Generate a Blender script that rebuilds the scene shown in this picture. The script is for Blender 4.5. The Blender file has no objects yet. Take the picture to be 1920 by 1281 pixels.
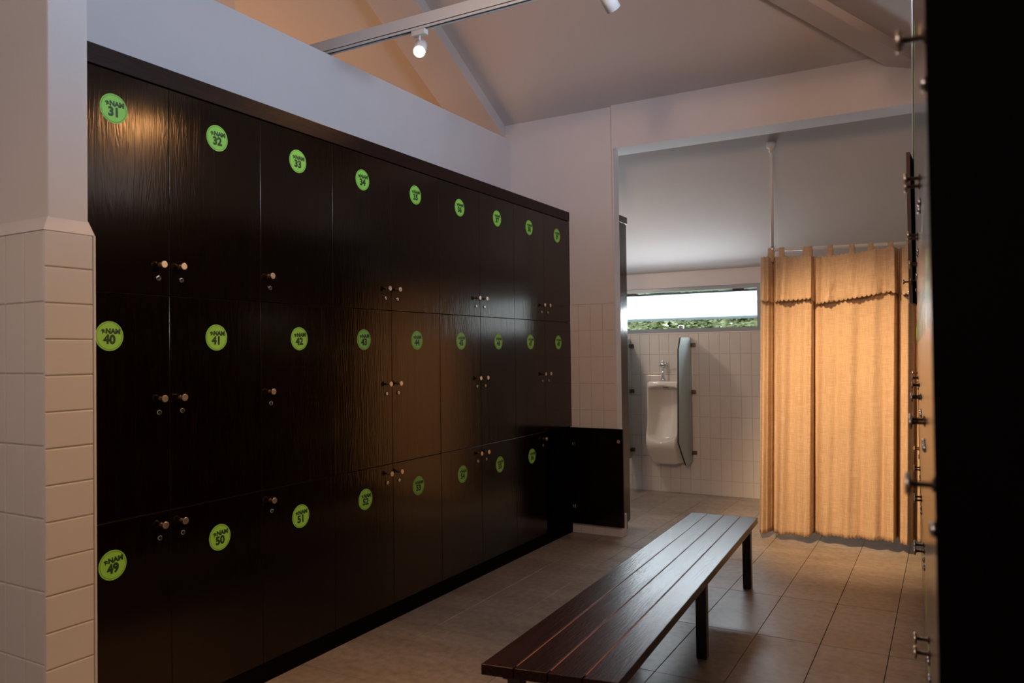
import bpy, bmesh, math, random
from mathutils import Vector, Matrix
random.seed(7)
C = bpy.context.scene.collection
scene = bpy.context.scene

# ------------------------------------------------------------ camera, world, exposure
CAM_YAW, CAM_PITCH, CAM_ROLL, CAM_F = .5137, .0153, -.0127, 1449.97
cy_, sy_ = math.cos(CAM_YAW), math.sin(CAM_YAW)
cp_, sp_ = math.cos(CAM_PITCH), math.sin(CAM_PITCH)
Fv = Vector((-sy_*cp_, cy_*cp_, sp_)); Rv = Vector((cy_, sy_, 0)); Uv = Rv.cross(Fv)
cr, sr = math.cos(CAM_ROLL), math.sin(CAM_ROLL)
R2 = cr*Rv + sr*Uv; U2 = -sr*Rv + cr*Uv
cam_d = bpy.data.cameras.new('camera'); cam = bpy.data.objects.new('camera', cam_d); C.objects.link(cam)
M = Matrix.Identity(4)
for i in range(3):
    M[i][0] = R2[i]; M[i][1] = U2[i]; M[i][2] = -Fv[i]
M[2][3] = 1.4
cam.matrix_world = M
cam_d.sensor_width = 36; cam_d.lens = CAM_F/1920*36; cam_d.clip_start = .02
cam_d.dof.use_dof = True; cam_d.dof.focus_distance = 4.6; cam_d.dof.aperture_fstop = 4.0
scene.camera = cam

scene.view_settings.view_transform = 'Standard'
scene.view_settings.look = 'None'
scene.view_settings.gamma = 1
scene.view_settings.use_curve_mapping = False
scene.view_settings.exposure = 0.0

world = bpy.data.worlds.new('overcast_sky'); scene.world = world; world.use_nodes = True
wn = world.node_tree.nodes; wl = world.node_tree.links; wn.clear()
wo = wn.new('ShaderNodeOutputWorld'); wb = wn.new('ShaderNodeBackground')
wb.inputs['Color'].default_value = (.80, .90, 1.0, 1); wb.inputs['Strength'].default_value = 3.4
wl.new(wb.outputs[0], wo.inputs[0])

def area(name, loc, target, sx, sy, power, col, portal=False):
    l = bpy.data.lights.new(name, 'AREA'); l.shape = 'RECTANGLE'; l.size = sx; l.size_y = sy
    l.energy = power; l.color = col
    if portal: l.cycles.is_portal = True
    o = bpy.data.objects.new(name, l); C.objects.link(o); o.location = loc
    o.rotation_euler = (Vector(target)-Vector(loc)).to_track_quat('-Z', 'Y').to_euler()
    return o
# daylight entering by the far window and by an added roof window
area('daylight_far_window', (-2.4, 7.665, 1.735), (-2.4, 0, 1.20), 1.7, .22, 40, (.82, .92, 1))
area('roof_window_fill', (.93, 2.40, 2.66), (-3.1, 3.4, 2.75), 1.8, .5, 88, (.62, .76, 1))  # added cool fill for the upper left wall, set at the invented roof window
area('lamps_of_next_room', (-5.6, 3.6, 2.3), (-4.2, 4.0, 3.7), 1.6, 1.6, 30, (1, .50, .22))
area('lamps_of_washroom', (-3.25, 6.15, 2.45), (-2.2, 6.9, .6), .18, .18, 8.5, (1, .76, .56))
area('fill_behind_viewer', (-1.3, -1.6, 2.75), (-1.5, 4.5, 3.1), 2.2, .35, 27, (1, .78, .68))  # added warm fill for end wall, header and ceiling; no known lamp

# ------------------------------------------------------------ materials
def new_mat(name):
    m = bpy.data.materials.new(name); m.use_nodes = True
    nt = m.node_tree; b = nt.nodes['Principled BSDF']
    return m, nt, b
def N(nt, t, **k):
    n = nt.nodes.new(t)
    for a, v in k.items(): setattr(n, a, v)
    return n
def bump(nt, b, src, s, d=.01):
    bn = N(nt, 'ShaderNodeBump'); bn.inputs['Strength'].default_value = s; bn.inputs['Distance'].default_value = d
    nt.links.new(src, bn.inputs['Height']); nt.links.new(bn.outputs[0], b.inputs['Normal'])
def plain(name, col, rough=.5, metal=0, spec=.5, noise=0, nscale=20, bs=0, coat=0):
    m, nt, b = new_mat(name)
    b.inputs['Base Color'].default_value = (*col, 1); b.inputs['Roughness'].default_value = rough
    b.inputs['Metallic'].default_value = metal; b.inputs['Specular IOR Level'].default_value = spec
    b.inputs['Coat Weight'].default_value = coat
    tc = N(nt, 'ShaderNodeTexCoord'); nz = N(nt, 'ShaderNodeTexNoise'); nz.inputs['Scale'].default_value = nscale
    nz.inputs['Detail'].default_value = 5
    nt.links.new(tc.outputs['Object'], nz.inputs['Vector'])
    mx = N(nt, 'ShaderNodeMix', data_type='RGBA')
    mx.inputs[6].default_value = tuple(c*(1-noise) for c in col)+(1,)
    mx.inputs[7].default_value = tuple(min(1, c*(1+noise)) for c in col)+(1,)
    nt.links.new(nz.outputs['Fac'], mx.inputs[0]); nt.links.new(mx.outputs[2], b.inputs['Base Color'])
    if bs: bump(nt, b, nz.outputs['Fac'], bs)
    return m
def wood(name, dark, light, rough, axis='Z', scale=1.0, coat=0, bs=.15, spec=.5):
    m, nt, b = new_mat(name)
    tc = N(nt, 'ShaderNodeTexCoord'); oi = N(nt, 'ShaderNodeObjectInfo')
    mul = N(nt, 'ShaderNodeVectorMath', operation='MULTIPLY'); mul.inputs[1].default_value = (9.1, 5.7, 13.3)
    cmb = N(nt, 'ShaderNodeCombineXYZ')
    for i in range(3): nt.links.new(oi.outputs['Random'], cmb.inputs[i])
    nt.links.new(cmb.outputs[0], mul.inputs[0])
    add = N(nt, 'ShaderNodeVectorMath', operation='ADD')
    nt.links.new(tc.outputs['Object'], add.inputs[0]); nt.links.new(mul.outputs[0], add.inputs[1])
    mp = N(nt, 'ShaderNodeMapping')
    s = {'Z': (14, 14, 1.1), 'Y': (14, 1.1, 14)}[axis]
    mp.inputs['Scale'].default_value = tuple(a*scale for a in s)
    nt.links.new(add.outputs[0], mp.inputs['Vector'])
    n1 = N(nt, 'ShaderNodeTexNoise'); n1.inputs['Scale'].default_value = 1.3; n1.inputs['Detail'].default_value = 3
    n1.inputs['Distortion'].default_value = .8
    nt.links.new(mp.outputs[0], n1.inputs['Vector'])
    mm = N(nt, 'ShaderNodeMath', operation='MULTIPLY'); mm.inputs[1].default_value = 60
    sn = N(nt, 'ShaderNodeMath', operation='SINE')
    nt.links.new(n1.outputs['Fac'], mm.inputs[0]); nt.links.new(mm.outputs[0], sn.inputs[0])
    n2 = N(nt, 'ShaderNodeTexNoise'); n2.inputs['Scale'].default_value = 12; n2.inputs['Detail'].default_value = 6
    nt.links.new(mp.outputs[0], n2.inputs['Vector'])
    mr = N(nt, 'ShaderNodeMapRange'); mr.inputs[1].default_value = -1; mr.inputs[3].default_value = .3; mr.inputs[4].default_value = .7
    nt.links.new(sn.outputs[0], mr.inputs[0])
    av = N(nt, 'ShaderNodeMath', operation='MULTIPLY'); nt.links.new(mr.outputs[0], av.inputs[0]); nt.links.new(n2.outputs['Fac'], av.inputs[1])
    rp = N(nt, 'ShaderNodeValToRGB'); rp.color_ramp.elements[0].position = .12; rp.color_ramp.elements[1].position = .42
    rp.color_ramp.elements[0].color = (*dark, 1); rp.color_ramp.elements[1].color = (*light, 1)
    nt.links.new(av.outputs[0], rp.inputs[0]); nt.links.new(rp.outputs[0], b.inputs['Base Color'])
    b.inputs['Roughness'].default_value = rough; b.inputs['Coat Weight'].default_value = coat
    b.inputs['Coat Roughness'].default_value = rough*.6; b.inputs['Specular IOR Level'].default_value = spec
    if bs: bump(nt, b, av.outputs[0], bs, .002)
    return m

MAT = {}
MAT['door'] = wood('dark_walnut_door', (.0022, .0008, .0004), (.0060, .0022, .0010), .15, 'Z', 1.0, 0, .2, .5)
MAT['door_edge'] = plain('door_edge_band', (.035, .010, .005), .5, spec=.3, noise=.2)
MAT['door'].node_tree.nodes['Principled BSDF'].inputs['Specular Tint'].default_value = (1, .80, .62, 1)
MAT['board'] = wood('reddish_walnut_board', (.010, .003, .002), (.024, .007, .0035), .45, 'Y', 1.0, 0, .2, .2)
MAT['bench'] = wood('mahogany_bench', (.010, .0028, .0028), (.028, .0075, .0065), .27, 'Y', 1.2, 0, .35, .15)
MAT['bench_edge'] = plain('bench_groove', (.26, .085, .045), .6, noise=.2)
MAT['carcass'] = plain('dark_carcass', (.002, .001, .0008), .7, spec=.05, noise=.2)
MAT['black_steel'] = plain('black_steel', (.004, .004, .005), .35, noise=.1)
MAT['plaster'] = plain('white_plaster', (.66, .63, .64), .85, spec=.2, noise=.03, nscale=6, bs=.04)
MAT['ceil'] = plain('ceiling_paint', (.60, .555, .54), .9, spec=.15, noise=.03, nscale=3)
MAT['white_metal'] = plain('white_painted_steel', (.70, .68, .66), .4, noise=.02)
MAT['chrome'] = plain('brushed_nickel', (.86, .74, .62), .35, 1, noise=.05)
MAT['dark_stem'] = plain('bronze_stem', (.10, .06, .04), .4, .8)
MAT['steel'] = plain('polished_chrome', (.75, .75, .75), .12, 1)
MAT['dark_hole'] = plain('keyhole_black', (.005, .005, .005), .6)
MAT['sticker'] = plain('green_vinyl', (.32, .78, .11), .5, noise=.03)
MAT['ink'] = plain('dark_green_ink', (.012, .05, .018), .5)
MAT['tile'] = plain('white_glazed_tile', (.70, .665, .64), .12, noise=.03, nscale=4)
MAT['grout'] = plain('beige_grout', (.52, .46, .41), .9, noise=.05, nscale=60)
MAT['ceramic'] = plain('vitreous_china', (.80, .78, .74), .06, coat=.5, noise=.01)
MAT['alu'] = plain('grey_aluminium', (.30, .34, .37), .4, .5, noise=.04)
MAT['clamp'] = plain('aged_steel_clamp', (.16, .13, .10), .4, .6, noise=.1)
MAT['rubber'] = plain('black_rubber', (.01, .01, .01), .6)
MAT['earth'] = plain('grass_ground', (.10, .14, .05), .95, noise=.5, nscale=3)
MAT['bark'] = plain('tree_bark', (.10, .07, .05), .9, noise=.4, nscale=30, bs=.3)

def leaf_mat():
    m, nt, b = new_mat('tree_leaf')
    oi = N(nt, 'ShaderNodeTexCoord'); nz = N(nt, 'ShaderNodeTexNoise'); nz.inputs['Scale'].default_value = 1.6
    nt.links.new(oi.outputs['Object'], nz.inputs['Vector'])
    rp = N(nt, 'ShaderNodeValToRGB'); rp.color_ramp.elements[0].color = (.42, .52, .24, 1); rp.color_ramp.elements[1].color = (.84, .86, .66, 1)
    rp.color_ramp.elements[0].position = .35; rp.color_ramp.elements[1].position = .65
    nt.links.new(nz.outputs['Fac'], rp.inputs[0]); nt.links.new(rp.outputs[0], b.inputs['Base Color'])
    b.inputs['Roughness'].default_value = .5
    tr = N(nt, 'ShaderNodeBsdfTranslucent'); nt.links.new(rp.outputs[0], tr.inputs['Color'])
    ms = N(nt, 'ShaderNodeMixShader'); ms.inputs[0].default_value = .45; out = nt.nodes['Material Output']
    nt.links.new(b.outputs[0], ms.inputs[1]); nt.links.new(tr.outputs[0], ms.inputs[2]); nt.links.new(ms.outputs[0], out.inputs[0])
    return m
MAT['leaf'] = leaf_mat()

def floor_mat():
    m, nt, b = new_mat('stone_floor_tile')
    ge = N(nt, 'ShaderNodeNewGeometry'); oi = N(nt, 'ShaderNodeObjectInfo')
    n1 = N(nt, 'ShaderNodeTexNoise'); n1.inputs['Scale'].default_value = 2.2; n1.inputs['Detail'].default_value = 8; n1.inputs['Roughness'].default_value = .65
    n2 = N(nt, 'ShaderNodeTexNoise'); n2.inputs['Scale'].default_value = 26; n2.inputs['Detail'].default_value = 6
    mp = N(nt, 'ShaderNodeMapping'); mp.inputs['Scale'].default_value = (.5, 2.2, 1)
    nt.links.new(ge.outputs['Position'], mp.inputs[0]); nt.links.new(mp.outputs[0], n1.inputs['Vector'])
    nt.links.new(ge.outputs['Position'], n2.inputs['Vector'])
    rp = N(nt, 'ShaderNodeValToRGB'); e = rp.color_ramp.elements
    e[0].position = .3; e[0].color = (.31, .25, .205, 1); e[1].position = .68; e[1].color = (.49, .42, .36, 1)
    nt.links.new(n1.outputs['Fac'], rp.inputs[0])
    mx = N(nt, 'ShaderNodeMix', data_type='RGBA', blend_type='MULTIPLY'); mx.inputs[0].default_value = .6
    r2 = N(nt, 'ShaderNodeValToRGB'); r2.color_ramp.elements[0].position = .3; r2.color_ramp.elements[0].color = (.55, .55, .55, 1)
    r2.color_ramp.elements[1].position = .6; r2.color_ramp.elements[1].color = (1, 1, 1, 1)
    nt.links.new(n2.outputs['Fac'], r2.inputs[0]); nt.links.new(rp.outputs[0], mx.inputs[6]); nt.links.new(r2.outputs[0], mx.inputs[7])
    hv = N(nt, 'ShaderNodeMapRange'); hv.inputs[3].default_value = .93; hv.inputs[4].default_value = 1.07
    nt.links.new(oi.outputs['Random'], hv.inputs[0])
    vm = N(nt, 'ShaderNodeVectorMath', operation='SCALE'); nt.links.new(mx.outputs[2], vm.inputs[0]); nt.links.new(hv.outputs[0], vm.inputs['Scale'])
    nt.links.new(vm.outputs[0], b.inputs['Base Color'])
    rr = N(nt, 'ShaderNodeMapRange'); rr.inputs[3].default_value = .30; rr.inputs[4].default_value = .5
    nt.links.new(n1.outputs['Fac'], rr.inputs[0]); nt.links.new(rr.outputs[0], b.inputs['Roughness'])
    bump(nt, b, n2.outputs['Fac'], .12, .002)
    return m
MAT['floor'] = floor_mat()
MAT['floor_grout'] = plain('floor_grout', (.06, .045, .035), .9, noise=.1)

def fabric_mat():
    m, nt, b = new_mat('linen_curtain')
    tc = N(nt, 'ShaderNodeTexCoord')
    hs = []
    for sc in ((260, 1, 14), (14, 1, 260)):
        mp = N(nt, 'ShaderNodeMapping'); mp.inputs['Scale'].default_value = sc
        nz = N(nt, 'ShaderNodeTexNoise'); nz.inputs['Scale'].default_value = 1; nz.inputs['Detail'].default_value = 2
        nt.links.new(tc.outputs['Object'], mp.inputs[0]); nt.links.new(mp.outputs[0], nz.inputs['Vector']); hs.append(nz)
    ad = N(nt, 'ShaderNodeMath', operation='ADD'); nt.links.new(hs[0].outputs['Fac'], ad.inputs[0]); nt.links.new(hs[1].outputs['Fac'], ad.inputs[1])
    rp = N(nt, 'ShaderNodeValToRGB'); rp.color_ramp.elements[0].position = .35; rp.color_ramp.elements[1].position = .65
    rp.color_ramp.elements[0].color = (.60, .42, .27, 1); rp.color_ramp.elements[1].color = (.84, .64, .45, 1)
    hf = N(nt, 'ShaderNodeMath', operation='MULTIPLY'); hf.inputs[1].default_value = .5
    nt.links.new(ad.outputs[0], hf.inputs[0]); nt.links.new(hf.outputs[0], rp.inputs[0])
    nt.links.new(rp.outputs[0], b.inputs['Base Color'])
    b.inputs['Roughness'].default_value = .9; b.inputs['Specular IOR Level'].default_value = .1
    tr = N(nt, 'ShaderNodeBsdfTranslucent'); tr.inputs['Color'].default_value = (.72, .48, .28, 1)
    ms = N(nt, 'ShaderNodeMixShader'); ms.inputs[0].default_value = .16
    out = nt.nodes['Material Output']
    nt.links.new(b.outputs[0], ms.inputs[1]); nt.links.new(tr.outputs[0], ms.inputs[2]); nt.links.new(ms.outputs[0], out.inputs[0])
    wr = N(nt, 'ShaderNodeTexNoise'); wr.inputs['Scale'].default_value = 7; wr.inputs['Detail'].default_value = 4; wr.inputs['Distortion'].default_value = 1.2
    nt.links.new(tc.outputs['Object'], wr.inputs['Vector'])
    w2 = N(nt, 'ShaderNodeMath', operation='MULTIPLY_ADD'); w2.inputs[1].default_value = 5
    nt.links.new(wr.outputs['Fac'], w2.inputs[0]); nt.links.new(ad.outputs[0], w2.inputs[2])
    bump(nt, b, w2.outputs[0], .22, .004)
    return m
MAT['fabric'] = fabric_mat()

def glass_mat(name, rough, col):
    m, nt, b = new_mat(name)
    b.inputs['Base Color'].default_value = (*col, 1); b.inputs['Transmission Weight'].default_value = 1
    b.inputs['Roughness'].default_value = rough; b.inputs['IOR'].default_value = 1.45
    return m
def thin_glass():
    m, nt, b = new_mat('clear_window_glass')
    nt.nodes.remove(b)
    out = nt.nodes['Material Output']
    t = N(nt, 'ShaderNodeBsdfTransparent'); t.inputs[0].default_value = (.93, .96, .95, 1)
    g = N(nt, 'ShaderNodeBsdfGlossy'); g.inputs['Roughness'].default_value = .02
    ms = N(nt, 'ShaderNodeMixShader')
    ms.inputs[0].default_value = .07; nt.links.new(t.outputs[0], ms.inputs[1]); nt.links.new(g.outputs[0], ms.inputs[2])
    nt.links.new(ms.outputs[0], out.inputs[0]); return m
MAT['window_glass'] = thin_glass()
def frosted():
    m, nt, b = new_mat('frosted_glass')
    b.inputs['Base Color'].default_value = (.52, .57, .56, 1); b.inputs['Roughness'].default_value = .35
    tr = N(nt, 'ShaderNodeBsdfTranslucent'); tr.inputs['Color'].default_value = (.6, .68, .66, 1)
    ms = N(nt, 'ShaderNodeMixShader'); ms.inputs[0].default_value = .4; out = nt.nodes['Material Output']
    nt.links.new(b.outputs[0], ms.inputs[1]); nt.links.new(tr.outputs[0], ms.inputs[2]); nt.links.new(ms.outputs[0], out.inputs[0])
    return m
MAT['frosted'] = frosted()
def sash_glass():
    m, nt, b = new_mat('milky_sash_glass')
    b.inputs['Base Color'].default_value = (.8, .85, .85, 1); b.inputs['Roughness'].default_value = .2
    tr = N(nt, 'ShaderNodeBsdfTranslucent'); tr.inputs['Color'].default_value = (.93, .97, .97, 1)
    ms = N(nt, 'ShaderNodeMixShader'); ms.inputs[0].default_value = .85; out = nt.nodes['Material Output']
    nt.links.new(b.outputs[0], ms.inputs[1]); nt.links.new(tr.outputs[0], ms.inputs[2]); nt.links.new(ms.outputs[0], out.inputs[0])
    return m
MAT['sash_glass'] = sash_glass()
def emit(name, col, s):
    m, nt, b = new_mat(name); b.inputs['Base Color'].default_value = (*col, 1)
    b.inputs['Emission Color'].default_value = (*col, 1); b.inputs['Emission Strength'].default_value = s; return m
MAT['lamp'] = emit('glowing_lens', (1, .62, .25), 40)

# ------------------------------------------------------------ mesh helpers
def link(name, bm, mats, parent=None, smooth=False, loc=None):
    me = bpy.data.meshes.new(name)
    bmesh.ops.recalc_face_normals(bm, faces=bm.faces)
    bm.to_mesh(me); bm.free()
    if not isinstance(mats, (list, tuple)): mats = [mats]
    for m in mats: me.materials.append(MAT[m])
    if smooth:
        for p in me.polygons: p.use_smooth = True
    o = bpy.data.objects.new(name, me); C.objects.link(o)
    if parent: o.parent = parent
    if loc: o.location = loc
    return o
def box(bm, x0, x1, y0, y1, z0, z1, mi=0, bev=0):
    vs = [bm.verts.new(p) for p in ((x0,y0,z0),(x1,y0,z0),(x1,y1,z0),(x0,y1,z0),(x0,y0,z1),(x1,y0,z1),(x1,y1,z1),(x0,y1,z1))]
    fs = []
    for q in ((0,3,2,1),(4,5,6,7),(0,1,5,4),(1,2,6,5),(2,3,7,6),(3,0,4,7)):
        f = bm.faces.new([vs[i] for i in q]); f.material_index = mi; fs.append(f)
    if bev:
        es = list({e for f in fs for e in f.edges})
        bmesh.ops.bevel(bm, geom=es, offset=bev, segments=2, affect='EDGES', profile=.5)
    return vs
def cyl(bm, p0, p1, r0, r1=None, n=16, mi=0, cap=True):
    p0, p1 = Vector(p0), Vector(p1); r1 = r0 if r1 is None else r1
    d = (p1-p0).normalized(); a = d.orthogonal().normalized(); b = d.cross(a)
    rings = []
    for p, r in ((p0, r0), (p1, r1)):
        rings.append([bm.verts.new(p + r*(math.cos(2*math.pi*i/n)*a + math.sin(2*math.pi*i/n)*b)) for i in range(n)])
    for i in range(n):
        f = bm.faces.new((rings[0][i], rings[0][(i+1)%n], rings[1][(i+1)%n], rings[1][i])); f.material_index = mi; f.smooth = True
    if cap:
        for r in rings: f = bm.faces.new(r); f.material_index = mi
def lathe(bm, o, axis, prof, n=20, mi=0):
    o = Vector(o); d = Vector(axis).normalized(); a = d.orthogonal().normalized(); b = d.cross(a); rings = []
    for (t, r) in prof:
        rings.append([bm.verts.new(o + d*t + max(r, 1e-4)*(math.cos(2*math.pi*i/n)*a + math.sin(2*math.pi*i/n)*b)) for i in range(n)])
    for k in range(len(rings)-1):
        for i in range(n):
            f = bm.faces.new((rings[k][i], rings[k][(i+1)%n], rings[k+1][(i+1)%n], rings[k+1][i])); f.material_index = mi; f.smooth = True
    for r in (rings[0], rings[-1]): f = bm.faces.new(r); f.material_index = mi
def prism(bm, pts, d, mi=0):
    d = Vector(d); a = [bm.verts.new(p) for p in pts]; b = [bm.verts.new(Vector(p)+d) for p in pts]
    n = len(pts)
    for f in [bm.faces.new(a), bm.faces.new(b[::-1])] + [bm.faces.new((a[i], b[i], b[(i+1)%n], a[(i+1)%n])) for i in range(n)]:
        f.material_index = mi
def thing(name, label, cat, loc=(0,0,0), rz=0, group=None):
    o = bpy.data.objects.new(name, None); C.objects.link(o); o.location = loc; o.rotation_euler = (0,0,rz)
    o.empty_display_size = .1
    return tag(o, label, cat, group)
def tag(o, label, cat, group=None):
    o['label'] = label; o['category'] = cat
    if group: o['group'] = group
    return o
def struct(o): o['kind'] = 'structure'; return o
def copy_part(src, parent, loc=None, rot=None):
    c = src.copy(); C.objects.link(c); c.parent = parent
    if loc is not None: c.location = loc
    if rot is not None: c.rotation_euler = rot
    return c

SL = .546
def P1(y): return 2.19 + SL*(7.49-y)
def P3(x): return 2.19 + SL*(1.8-x)
Y1 = 5.509            # plane of the end wall
LX = -2.578           # plane of the left locker doors
PX = -3.10            # partition plane above the lockers

# ------------------------------------------------------------ floor
bm = bmesh.new(); box(bm, -8.2, 1.9, -2.6, 7.7, -.12, -.006); floor = struct(link('floor', bm, 'floor_grout'))
TX, TY, FX0, FY0 = .2945, .662, -.262, 3.925
proto = None
ks = range(-11, 7); js = range(-5, 6)
for j in js:
    for k in ks:
        x0 = FX0 + k*TX; y0 = FY0 + j*TY
        if x0 < -3.25 or x0 > 1.6 or y0 > 7.55: continue
        if proto is None:
            bm = bmesh.new(); box(bm, 0.0012, TX-.0012, .0012, TY-.0012, -.006, 0)
            tops = [e for e in bm.edges if all(v.co.z > -.001 for v in e.verts)]
            bmesh.ops.bevel(bm, geom=tops, offset=.0012, segments=1, affect='EDGES')
            proto = link('floor_tile', bm, 'floor', floor, loc=(x0, y0, 0)); o = proto
        else:
            o = copy_part(proto, floor, (x0, y0, 0))
        o.location.z = random.uniform(-.0006, .0004)

# ------------------------------------------------------------ walls
def tile_proto(name, w, h, d, axis):
    g = .0015; bm = bmesh.new()
    if axis == 'y':      # tile faces -y, extends w in x, h in z
        box(bm, g, w-g, 0, d, g, h-g); t = [e for e in bm.edges if all(v.co.y < .0001 for v in e.verts)]
    else:                # tile faces +x, extends w in y
        box(bm, -d, 0, g, w-g, g, h-g); t = [e for e in bm.edges if all(v.co.x > -.0001 for v in e.verts)]
    bmesh.ops.bevel(bm, geom=t, offset=.003, segments=2, affect='EDGES', profile=.5)
    return bm
def jit(): return (random.uniform(-.003, .003), random.uniform(-.003, .003), random.uniform(-.003, .003))

# partition above / behind the lockers
bm = bmesh.new(); box(bm, PX-.12, PX, 1.42, Y1+.05, 0, 3.148); wall_left = struct(link('wall_left', bm, 'plaster'))

# pier (spur wall end) at the left edge of the picture
bm = bmesh.new(); box(bm, -8.1, -2.265, 1.289, 1.409, 0, 3.148, bev=.006)
box(bm, -8.1, -2.247, 1.267, 1.4085, 0, 1.765)
wall_pier = struct(link('wall_near_left', bm, 'plaster'))
bm = bmesh.new()   # rounded cove where the tile cladding steps back to the plaster
for (a, b) in (((-8.1, 1.261), (-2.241, 1.261)),):
    pts = [(-2.241, 1.261, 1.771), (-2.241, 1.414, 1.771), (-2.266, 1.409, 1.815), (-2.266, 1.288, 1.815)]
    v = [bm.verts.new(p) for p in pts]; bm.faces.new(v)
    v2 = [bm.verts.new(p) for p in ((-8.1, 1.261, 1.771), (-2.241, 1.261, 1.771), (-2.266, 1.288, 1.815), (-8.1, 1.288, 1.815))]; bm.faces.new(v2)
bmesh.ops.remove_doubles(bm, verts=bm.verts, dist=.0005)
link('plaster_cove', bm, 'plaster', wall_pier)
pr = None; z = 1.771
rows = [1.771-.1047*i for i in range(1, 18)]
for i, zz in enumerate(rows):
    bm = None
    if zz < 0: continue
    if pr is None: pr = link('wall_tile', tile_proto('t', .146, .1047, .006, 'x'), 'tile', wall_pier, loc=(-2.241, 1.2625, zz)); o = pr
    else: o = copy_part(pr, wall_pier, (-2.241, 1.2625, zz))
    o.rotation_euler = jit()
pr = None
for c in range(7):
    for r in range(1, 9):
        zz = 1.771-.2065*r
        if pr is None: pr = link('wall_tile', tile_proto('t', .0985, .2065, .006, 'y'), 'tile', wall_pier, loc=(-2.2425-.0985*(c+1), 1.261, zz)); o = pr
        else: o = copy_part(pr, wall_pier, (-2.2425-.0985*(c+1), 1.261, zz))
        o.rotation_euler = jit()
bm = bmesh.new(); box(bm, -3.0, -2.2445, 1.2645, 1.4085, 0, 1.771); link('grout_bed', bm, 'grout', wall_pier)
# narrow tile trim on the far arris of the pier
bm = bmesh.new(); box(bm, -2.262, -2.2405, 1.4095, 1.4165, 0, 1.771, bev=.002); link('corner_trim', bm, 'tile', wall_pier)

# end wall with opening + header
bm = bmesh.new(); box(bm, -8.1, -2.21, Y1, 5.60, 0, P1(5.60)+.06)
bm2 = bm; wall_end = struct(link('wall_end', bm, 'plaster'))
bm = bmesh.new(); box(bm, -2.21, .36, Y1-.012, 5.725, 2.95, 3.31); box(bm, -3.6, -2.21, 5.601, 5.725, 2.95, 3.31); struct(link('trim_1', bm, 'plaster'))
pr = None
TW = .1005
for c in range(3):
    for r in range(1, 10):
        zz = 1.772-.2045*r
        h = .2045
        if zz < 0:
            bm = bmesh.new(); box(bm, .0015, TW-.0015, 0, .01, .0015, .2045+zz-.0015)
            o = link('wall_tile', bm, 'tile', wall_end, loc=(-2.206-TW*(c+1), Y1-.009, 0)); continue
        if pr is None: pr = link('wall_tile', tile_proto('t', TW, h, .01, 'y'), 'tile', wall_end, loc=(-2.206-TW*(c+1), Y1-.009, zz)); o = pr
        else: o = copy_part(pr, wall_end, (-2.206-TW*(c+1), Y1-.009, zz))
        o.rotation_euler = jit()
for r in range(1, 10):
    zz = max(0, 1.772-.2045*r); bm = bmesh.new(); box(bm, -2.577, -2.509, Y1-.009, Y1+.001, zz+.0015, 1.772-.2045*(r-1)-.0015); link('wall_tile', bm, 'tile', wall_end)
bm = bmesh.new(); box(bm, -2.577, -2.208, Y1-.0068, Y1, 0, 1.771); link('grout_bed', bm, 'grout', wall_end)
bm = bmesh.new(); box(bm, -2.575, -2.206, Y1-.011, Y1+.001, 1.772, 1.782, bev=.002); link('tile_cap', bm, 'tile', wall_end)
bm = bmesh.new(); box(bm, -2.21, -2.196, Y1-.012, 5.602, 0, 2.95, bev=.003); link('jamb_lining', bm, 'plaster', wall_end)
bm = bmesh.new(); box(bm, -2.2, -2.165, 5.485, 5.595, 0, .165, bev=.006); struct(link('trim_2', bm, 'plaster'))

# far wall with strip window
YB = 7.50; WZ0, WZ1, WX0, WX1 = 1.585, 2.035, -3.6, -1.53
bm = bmesh.new()
box(bm, -8.1, 1.8, YB, YB+.16, 0, WZ0); box(bm, -8.1, 1.8, YB, YB+.16, WZ1, 2.26)
box(bm, -8.1, WX0, YB, YB+.16, WZ0, WZ1); box(bm, WX1, -1.36, YB, YB+.16, WZ0, WZ1); box(bm, -.30, 1.8, YB, YB+.16, WZ0, WZ1)
wall_far = struct(link('wall_far', bm, 'plaster'))
pr = None; X0 = -3.335
for c in range(25):
    for r in range(1, 9):
        zz = 1.574-.2045*r; x = X0 + .1005*c
        if zz < 0:
            bm = bmesh.new(); box(bm, .0015, .099, 0, .01, .0015, .2045+zz-.0015)
            link('wall_tile', bm, 'tile', wall_far, loc=(x, YB-.01, 0)); continue
        if pr is None: pr = link('wall_tile', tile_proto('t', .1005, .2045, .01, 'y'), 'tile', wall_far, loc=(x, YB-.01, zz)); o = pr
        else: o = copy_part(pr, wall_far, (x, YB-.01, zz))
        o.rotation_euler = jit()
bm = bmesh.new(); box(bm, -3.4, 1.0, YB-.0078, YB, 0, 1.573); link('grout_bed', bm, 'grout', wall_far)
bm = bmesh.new()
for c in range(25, 37):
    for r in range(1, 8):
        x = X0+.1005*c; zz = 1.574-.2045*r; box(bm, x+.0015, x+.099, YB-.01, YB, zz+.0015, zz+.203)
o = link('wall_tile_field', bm, 'tile', wall_far); o['kind'] = 'stuff'
bm = bmesh.new(); box(bm, WX0, WX1+.02, YB-.012, YB+.15, 1.572, 1.584, bev=.003); link('window_sill', bm, 'tile', wall_far)

# right wall: flush plane above the right lockers, side wall of the back room
def rx(y): return .018 - (.208/6.0)*y     # slightly turned front plane of the right lockers
bm = bmesh.new()
pts = [(rx(5.95), 5.95, 2.505), (rx(3.6), 3.6, 2.505), (.36, 3.6, 2.505), (.36, 5.95, 2.505)]
prism(bm, pts, (0, 0, .85)); box(bm, .36, .46, 1.02, 3.6, 0, 2.5); box(bm, .36, .46, 3.6, YB, 0, 3.2)
struct(link('wall_right', bm, 'plaster'))
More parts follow.
